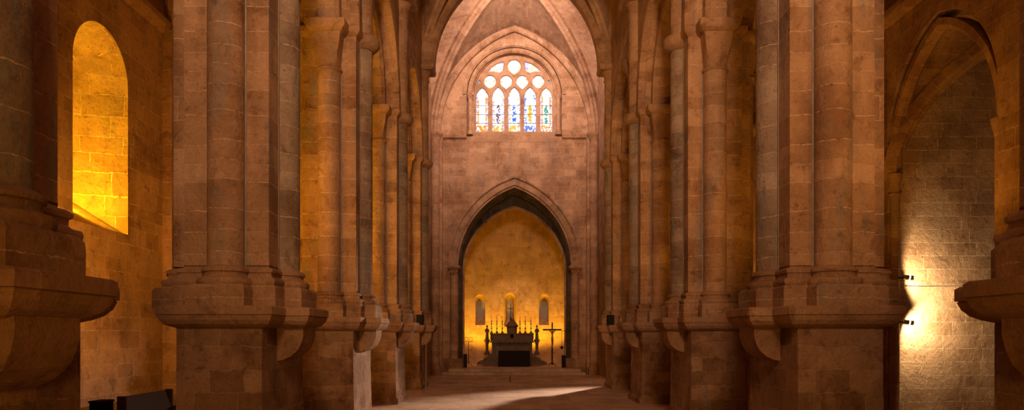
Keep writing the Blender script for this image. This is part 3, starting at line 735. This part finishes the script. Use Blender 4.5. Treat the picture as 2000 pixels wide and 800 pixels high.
# statues and crucifix figures: one continuous skinned body each
def skin_obj(name, V, E, R, mat, parent=None, sub=2, scale=1.0):
    me = bpy.data.meshes.new(name); me.from_pydata([tuple(c*scale for c in v) for v in V], E, []); 
    o = bpy.data.objects.new(name, me); COL.objects.link(o)
    m = o.modifiers.new('skin', 'SKIN'); m.use_smooth_shade = True
    for k, sv in enumerate(me.skin_vertices[0].data): 
        r = R[k]; sv.radius = (r*scale, r*scale) if not isinstance(r, tuple) else (r[0]*scale, r[1]*scale); sv.use_root = (k == 0)
    s = o.modifiers.new('sub', 'SUBSURF'); s.levels = sub; s.render_levels = sub
    dg = bpy.context.evaluated_depsgraph_get(); dg.update()
    me2 = bpy.data.meshes.new_from_object(o.evaluated_get(dg)); me2.name = name; me2.materials.clear(); me2.materials.append(mat)
    bpy.data.objects.remove(o); o2 = bpy.data.objects.new(name, me2); COL.objects.link(o2)
    for p in me2.polygons: p.use_smooth = True
    if parent: o2.parent = parent
    return o2
for sx in (-1, 1):
    st = empty('saint_statue', (AX+sx*1.64, AY+.10, SF+1.70))
    tag(st, 'small robed stone saint statue on the column at the %s end of the altar' % ('left' if sx < 0 else 'right'), 'statue', 'saint statues flanking the altar')
    st.scale = (.8, .8, 1)
    m = MB(); m.box(-.15, .15, -.15, .15, 0, .05); m.build('statue_base', M_ALTAR, st)
    m = MB(); R = []
    for z, rx, ry in ((.05, .145, .125), (.12, .14, .12), (.3, .12, .105), (.45, .115, .10), (.52, .12, .10), (.62, .135, .10), (.68, .13, .09), (.72, .07, .06), (.745, .045, .045)):
        R.append([(rx*cos(2*pi*k/24)*(1+.07*sin(6*2*pi*k/24)*(1 if z < .5 else 0)), ry*sin(2*pi*k/24)*(1+.07*sin(6*2*pi*k/24)*(1 if z < .5 else 0)), z) for k in range(24)])
    m.rings(R, smooth=True); m.lathe([(.03, .72), (.05, .77), (.066, .82), (.07, .86), (.055, .905), (.02, .925)], 0, 0, 16)
    m.tube([(sx*.12, 0, .64), (sx*.15, -.04, .54), (sx*.10, -.12, .50), (0, -.14, .56)], [.05, .05, .04, .03]); m.tube([(-sx*.12, 0, .64), (-sx*.15, -.04, .52), (-sx*.08, -.12, .46), (0, -.13, .44)], [.05, .05, .04, .03])
    m.build('robed_figure', M_ALTAR, st)
    m = MB(); m.lathe([(.03, .80), (.078, .83), (.08, .88), (.06, .93), (.02, .945)], 0, .012, 16); m.build('veil' if sx < 0 else 'hair', M_ALTAR, st)

def corpus(parent, s, z, y, mat):
    V = [(0, 0, 0), (0, 0, .16), (0, -.01, .34), (0, -.01, .42), (.02, -.03, .47), (.03, -.05, .55),
         (.09, 0, .36), (.22, 0, .44), (.38, .01, .52), (.44, .01, .54), (-.09, 0, .36), (-.22, 0, .44), (-.38, .01, .52), (-.44, .01, .54),
         (.05, -.01, -.06), (.05, -.09, -.27), (.015, -.01, -.50), (.01, -.05, -.58), (-.05, -.01, -.06), (-.04, -.09, -.27), (-.015, -.01, -.50), (-.01, -.05, -.58)]
    E = [(0, 1), (1, 2), (2, 3), (3, 4), (4, 5), (2, 6), (6, 7), (7, 8), (8, 9), (2, 10), (10, 11), (11, 12), (12, 13), (0, 14), (14, 15), (15, 16), (16, 17), (0, 18), (18, 19), (19, 20), (20, 21)]
    R = [.075, .065, .085, .04, .055, .04, .045, .032, .022, .02, .045, .032, .022, .02, .055, .04, .026, .018, .055, .04, .026, .018]
    b = skin_obj('christ_figure', V, E, R, mat, parent, scale=s); b.location = (0, y, z); b.scale = (.72, 1, 1)
    m = MB(); m.lathe([(.075*s, -.13*s), (.095*s, -.04*s), (.085*s, .05*s), (.07*s, .08*s)], 0, 0, 16)
    m.build('loincloth', mat, b)
    return b
# altar crucifix on the tabernacle
cr = empty('altar_crucifix', (-.22, AY+.19, SF+3.02)); tag(cr, 'dark metal crucifix standing on top of the tabernacle roof', 'crucifix')
m = MB(); m.lathe([(.13, 0), (.13, .03), (.09, .06), (.04, .12), (.03, .18), (.045, .2), (.025, .24)], 0, 0, 16); m.build('foot', M_BRONZE, cr)
bx('cross', M_BRONZE, cr, [(-.025, .025, -.015, .015, .2, 1.02), (-.20, .20, -.015, .015, .70, .75)], .006)
corpus(cr, .42, .55, -.03, M_BRONZE)

# candlesticks
def candlestick():
    r = empty('candlestick')
    m = MB(); m.lathe([(.11, 0), (.11, .03), (.075, .06), (.05, .12), (.022, .17), (.02, .26), (.045, .30), (.05, .33), (.03, .37), (.018, .40), (.018, .56), (.04, .60), (.045, .63), (.02, .67), (.018, .74), (.065, .80), (.075, .815), (.01, .83)], 0, 0, 16)
    m.build('stem', M_BRONZE, r)
    m = MB(); m.lathe([(.02, .82), (.02, 1.13), (.012, 1.15)], 0, 0, 10); m.build('candle', M_WAX, r)
    return r
pos_c = [(960, 'outermost on the left'), (970.5, 'middle one of the left three'), (981, 'innermost on the left, beside the tabernacle'), (1015.5, 'innermost on the right, beside the tabernacle'), (1026, 'middle one of the right three'), (1037, 'outermost on the right')]
c0 = candlestick()
for k, (px, w_) in enumerate(pos_c):
    o = c0 if k == 0 else copy_tree(c0)
    Y = AY+.32; o.location = (CX+(px-994.6)*Y/F, Y, SF+2.105)
    tag(o, 'tall dark altar candlestick with candle, '+w_, 'candlestick', 'six candlesticks on the altar')

# front altar table under a dark cloth
t = empty('altar_table', (-.01, 45.35, SF)); tag(t, 'free-standing altar table covered with a dark cloth in front of the stone altar', 'altar table')
bx('table_top', M_WOOD, t, [(-1.0, 1.0, -.36, .36, .93, .99)], .01)
m = MB(); R = []
for z, e in ((.02, .02), (.3, .012), (.6, .006), (.97, 0), (1.0, -.01)):
    ring = []; n = 64
    for k in range(n):
        s_ = k/n*4; q = int(s_); f_ = s_-q
        cs = [(-1, -1), (1, -1), (1, 1), (-1, 1), (-1, -1)]
        x = cs[q][0]*(1-f_)+cs[q+1][0]*f_; y = cs[q][1]*(1-f_)+cs[q+1][1]*f_
        wv = e*(1+sin(k*2.9))
        ring.append((x*(.995+wv*.5), y*(.36+wv), z))
    R.append(ring)
m.rings(R, cap0=False); m.build('table_cloth', M_CLOTH, t)

# processional crucifix
pc = empty('standing_crucifix', (2.44, 46.0, SF)); tag(pc, 'tall standing crucifix with carved figure to the right of the altar', 'crucifix')
bx('cross', M_WOOD, pc, [(-.04, .04, -.03, .03, .10, 2.80), (-.60, .60, -.03, .03, 2.28, 2.38)], .008)
m = MB()
for k in range(4):
    a = pi/4+k*pi/2; m.tube([(0, 0, .16), (.16*cos(a), .16*sin(a), .19), (.30*cos(a), .30*sin(a), .10), (.33*cos(a), .33*sin(a), .02)], .017, 8)
m.lathe([(.07, .08), (.07, .22), (.05, .26)], 0, 0, 12); m.build('iron_foot', M_IRON, pc)
corpus(pc, 1.05, 1.80, -.06, M_CORPUS)

# music stand
ms = empty('music_stand', (-2.93, 46.0, SF)); tag(ms, 'wrought iron lectern stand with scrolled desk, left of the altar', 'lectern')
m = MB(); m.tube([(0, 0, .12), (0, 0, 1.55)], .02, 8); m.lathe([(.03, .6), (.04, .63), (.03, .66)], 0, 0, 10); m.build('pole', M_IRON, ms)
m = MB()
for k in range(3):
    a = -pi/2+k*2*pi/3+pi/3; m.tube([(0, 0, .30), (.10*cos(a), .10*sin(a), .20), (.30*cos(a), .30*sin(a), .02)], .015, 8)
m.build('tripod', M_IRON, ms)
m = MB(); m.box(-.32, .32, -.16, -.02, 1.555, 1.575)
m.tube([(-.30, -.05, 1.57), (-.24, .0, 1.85), (.24, .0, 1.85), (.30, -.05, 1.57)], .012, 6)
for c in (-.14, .14):
    m.tube([(c+.09*cos(2*pi*k/16), -.02, 1.71+.12*sin(2*pi*k/16)) for k in range(17)], .010, 6)
m.tube([(0, -.05, 1.57), (0, .0, 1.86)], .012, 6); m.build('desk', M_IRON, ms)

# hanging sanctuary lamp on the right jamb
hl = empty('hanging_lamp', (2.93, EY+1.7-.35, 1.55)); tag(hl, 'small sanctuary lamp hanging from a bracket on the right jamb of the apse', 'lamp')
m = MB(); m.tube([(.42, 0, 1.05), (0, 0, 1.05)], .015, 8); m.tube([(.42, 0, .85), (.15, 0, 1.05)], .01, 8); m.build('bracket', M_IRON, hl)
m = MB(); m.tube([(0, 0, .12), (0, 0, 1.05)], .009, 6); m.build('chain', M_IRON, hl)
m = MB(); m.lathe([(.01, -.10), (.05, -.06), (.09, 0), (.12, .06), (.10, .07), (.03, .12)], 0, 0, 16); m.build('bowl', M_BRONZE, hl)

# black loudspeakers
def speaker(loc, w_, d_, h_, label):
    r = empty('loudspeaker', loc); tag(r, label, 'loudspeaker', None)
    bx('cabinet', M_BLACK, r, [(-w_/2, w_/2, -d_/2, d_/2, 0, h_)], .012)
    bx('grille', simple('speaker_grille', (.02, .02, .02), .8, nscale=200), r, [(-w_/2+.02, w_/2-.02, -d_/2-.008, -d_/2, .02, h_-.02)], .003)
speaker((-4.13, PY[4]-1.12, 2.76), .28, .24, .43, 'black loudspeaker box on the ledge of the farthest left pier')
speaker((4.0, PY[4]-1.12, 2.76), .29, .24, .42, 'black loudspeaker box on the ledge of the farthest right pier')
speaker((-3.02, EY+.9, SF), .22, .3, .82, 'tall black speaker at the foot of the left side of the chancel arch')
speaker((3.02, EY+.9, SF), .24, .3, .75, 'tall black speaker at the foot of the right side of the chancel arch')

# pole with flat foot near the left row, small floor post
pl_ = empty('pole_stand', (-3.73, 29.4, 0)); tag(pl_, 'thin grey pole on a flat foot in front of the farthest left pier', 'pole')
m = MB(); m.lathe([(.17, 0), (.17, .015), (.03, .03)], 0, 0, 20); m.build('foot', M_SILVER, pl_)
m = MB(); m.lathe([(.014, .02), (.014, 2.18), (.02, 2.2)], 0, 0, 10); m.build('pole', M_SILVER, pl_)
fp = empty('floor_post', (-.28, 35.8, 0)); tag(fp, 'tiny dark post standing in the middle of the floor before the steps', 'post')
m = MB(); m.lathe([(.07, 0), (.07, .015), (.02, .03)], 0, 0, 14); m.build('foot', M_IRON, fp)
m = MB(); m.lathe([(.018, .02), (.018, .26), (.03, .28)], 0, 0, 10); m.build('post', M_IRON, fp)

# bench and stall in the left aisle
bn = empty('wooden_bench', (-8.0, 16.2, 0)); tag(bn, 'dark wooden bench with high back against the left aisle wall', 'bench')
bx('seat', M_WOOD, bn, [(-.28, .36, -1.05, 1.05, .42, .47)])
bx('backrest', M_WOOD, bn, [(-.36, -.32, -1.05, 1.05, .05, .42), (-.345, -.315, -1.05, 1.05, .47, .50)]) if False else None
m = MB(); m.rings([[(-.45, -1.1, .45), (-.40, -1.1, .45), (-.52, -1.1, 1.00), (-.58, -1.1, 1.00)], [(-.45, 1.1, .45), (-.40, 1.1, .45), (-.52, 1.1, 1.00), (-.58, 1.1, 1.00)]]); m.build('backrest', M_WOOD, bn)
for y in (-1.05, 1.05):
    bx('bench_end', M_WOOD, bn, [(-.55, .38, y-.035, y+.035, 0, .62), (-.60, -.42, y-.035, y+.035, .6, 1.02)])
ct = empty('prayer_stool', (-8.15, 13.8, 0)); tag(ct, 'dark wooden prayer stool near the nearest left pier', 'stool')
bx('desk', M_WOOD, ct, [(-.16, .12, -.22, .22, 1.02, 1.06)]); bx('side_panel', M_WOOD, ct, [(-.14, .10, -.21, -.18, 0, 1.02)]); bx('side_panel', M_WOOD, ct, [(-.14, .10, .18, .21, 0, 1.02)]); bx('kneeler', M_WOOD, ct, [(-.12, .30, -.18, .18, .14, .19)])

# ------------------------------------------------------------------ spotlights in the chapel
def spotfix(z, label):
    r = empty('spotlight', (WA+.24, 17.60, z)); tag(r, label, 'spotlight', 'spotlights of the right side chapel')
    m = MB(); m.tube([(-.10, .10, -.02), (.02, .02, 0)], .02, 8); m.build('bracket', M_IRON, r)
    m = MB(); m.tube([(-.02, .02, 0), (.20, -.02, -.03)], .062, 18); m.build('lamp_housing', M_SILVER, r)
    m = MB(); m.tube([(.10, .0, -.016), (.125, -.005, -.02)], .066, 18); m.build('glowing_ring', M_LAMPRING, r)
    return r
def add_light(kind, name, loc, target, energy, color, **kw):
    l = bpy.data.lights.new(name, kind); l.energy = energy; l.color = color
    for k, v in kw.items(): setattr(l, k, v)
    o = bpy.data.objects.new(name, l); COL.objects.link(o); o.location = loc
    if target is not None: o.rotation_euler = (Vector(target)-Vector(loc)).to_track_quat('-Z', 'Y').to_euler()
    return o
spotfix(3.74, 'upper of the two small cylindrical spotlights on the chapel corner shaft')
spotfix(2.64, 'lower of the two small cylindrical spotlights on the chapel corner shaft')
cb = MB(); cb.tube([(WA+.42, 17.88, 3.56), (10.5, 17.89, 3.55), (12.5, 17.89, 3.57)], .012, 6); tag(cb.build('power_cable', M_CABLE), 'thin grey cable running level across the lit chapel wall', 'cable')

# ------------------------------------------------------------------ lights
WARMW = (1.0, .70, .36); AMB = (1.0, .51, .01); AMB2 = (1.0, .43, .045); PINK = (1.0, .69, .57)
add_light('SPOT', 'chapel_spot_upper', (WA+.47, 17.46, 3.70), (11.9, 18.5, 4.2), 170, WARMW, spot_size=radians(158), spot_blend=.35, shadow_soft_size=.04)
add_light('SPOT', 'chapel_spot_lower', (WA+.48, 17.58, 2.60), (10.9, 18.4, 2.0), 220, WARMW, spot_size=radians(158), spot_blend=.35, shadow_soft_size=.04)
for y in (15.55, 22.05, 28.5):
    add_light('SPOT', 'embrasure_light', (-WA-.62, y-.72, 5.3), (-WA-.6, y+1.0, 6.8), 680, AMB, spot_size=radians(160), spot_blend=.4, shadow_soft_size=.06)
for y in (13.0, 19.5, 26.0):
    add_light('SPOT', 'aisle_flood_and_fill', (-6.35, y, 3.4), (-9.15, y+3.8, 5.0), 470, AMB2, spot_size=radians(150), spot_blend=.8, shadow_soft_size=.2)
    add_light('SPOT', 'aisle_flood_and_fill', (-7.3, y+1.7, 3.2), (-6.2, y+6.5, 9), 300, AMB2, spot_size=radians(120), spot_blend=.8, shadow_soft_size=.2)
for y in (7.0, 13.6, 20.0, 26.6):
    add_light('SPOT', 'aisle_flood_and_fill', (6.8, y, 3.2), (6.9, y+3.0, 11), 360, AMB2, spot_size=radians(150), spot_blend=.8, shadow_soft_size=.2)
for x in (-1.0, .72):
    add_light('SPOT', 'altar_back_light', (x, 47.85, 1.5), (x*1.6, 49.1, 4.8), 300, AMB, spot_size=radians(165), spot_blend=.6, shadow_soft_size=.2)
for sx in (-1, 1):
    add_light('SPOT', 'apse_flood', (sx*3.45, 47.3, .8), (sx*.9, 49.2, 7.5), 760, AMB, spot_size=radians(100), spot_blend=.8, shadow_soft_size=.15)
add_light('SPOT', 'aisle_flood_and_fill', (-7.2, 3.0, 2.5), (-3.8, 5.5, 4.5), 40, AMB2, spot_size=radians(120), spot_blend=.8, shadow_soft_size=.3)  # added amber fill to brighten the nearest left pier
add_light('AREA', 'low_amber_fill', (0, -5.7, 3.0), (0, 20, 4.0), 380, (1.0, .47, .07), shape='RECTANGLE', size=3, size_y=2)  # added amber fill for the lower nave, stands for no real source
add_light('AREA', 'choir_daylight', (0, 33.0, 19.3), (0, 42.0, 18.6), 900, PINK, shape='RECTANGLE', size=5.0, size_y=1.2, spread=radians(120))
add_light('AREA', 'west_window_light', (0, -5.8, 12.5), (0, 18, 16.8), 1550, (1.0, .585, .32), shape='RECTANGLE', size=1.8, size_y=5, spread=radians(96))
add_light('SPOT', 'transept_daylight', (9.2, 42.4, 6.6), (.1, 23, 0.2), 36000, (1.0, .70, .50), spot_size=radians(30), spot_blend=1.0, shadow_soft_size=.35)

# ------------------------------------------------------------------ world, camera, colour
wd = bpy.data.worlds.new('World'); scene.world = wd; wd.use_nodes = True
bg = wd.node_tree.nodes['Background']; bg.inputs[0].default_value = (.75, .80, 1, 1); bg.inputs[1].default_value = .3
cam = bpy.data.cameras.new('Camera'); co_ = bpy.data.objects.new('Camera', cam); COL.objects.link(co_); scene.camera = co_
co_.location = (CX, 0, CZ); co_.rotation_euler = (pi/2, 0, 0)
cam.sensor_width = 36; cam.lens = F/2000*36; cam.shift_y = (655-400)/2000; cam.shift_x = (1000-994.6)/2000; cam.clip_end = 200; cam.clip_start = .05
vs = scene.view_settings; vs.view_transform = 'Standard'; vs.look = 'None'; vs.gamma = 1; vs.exposure = .12; vs.use_curve_mapping = False
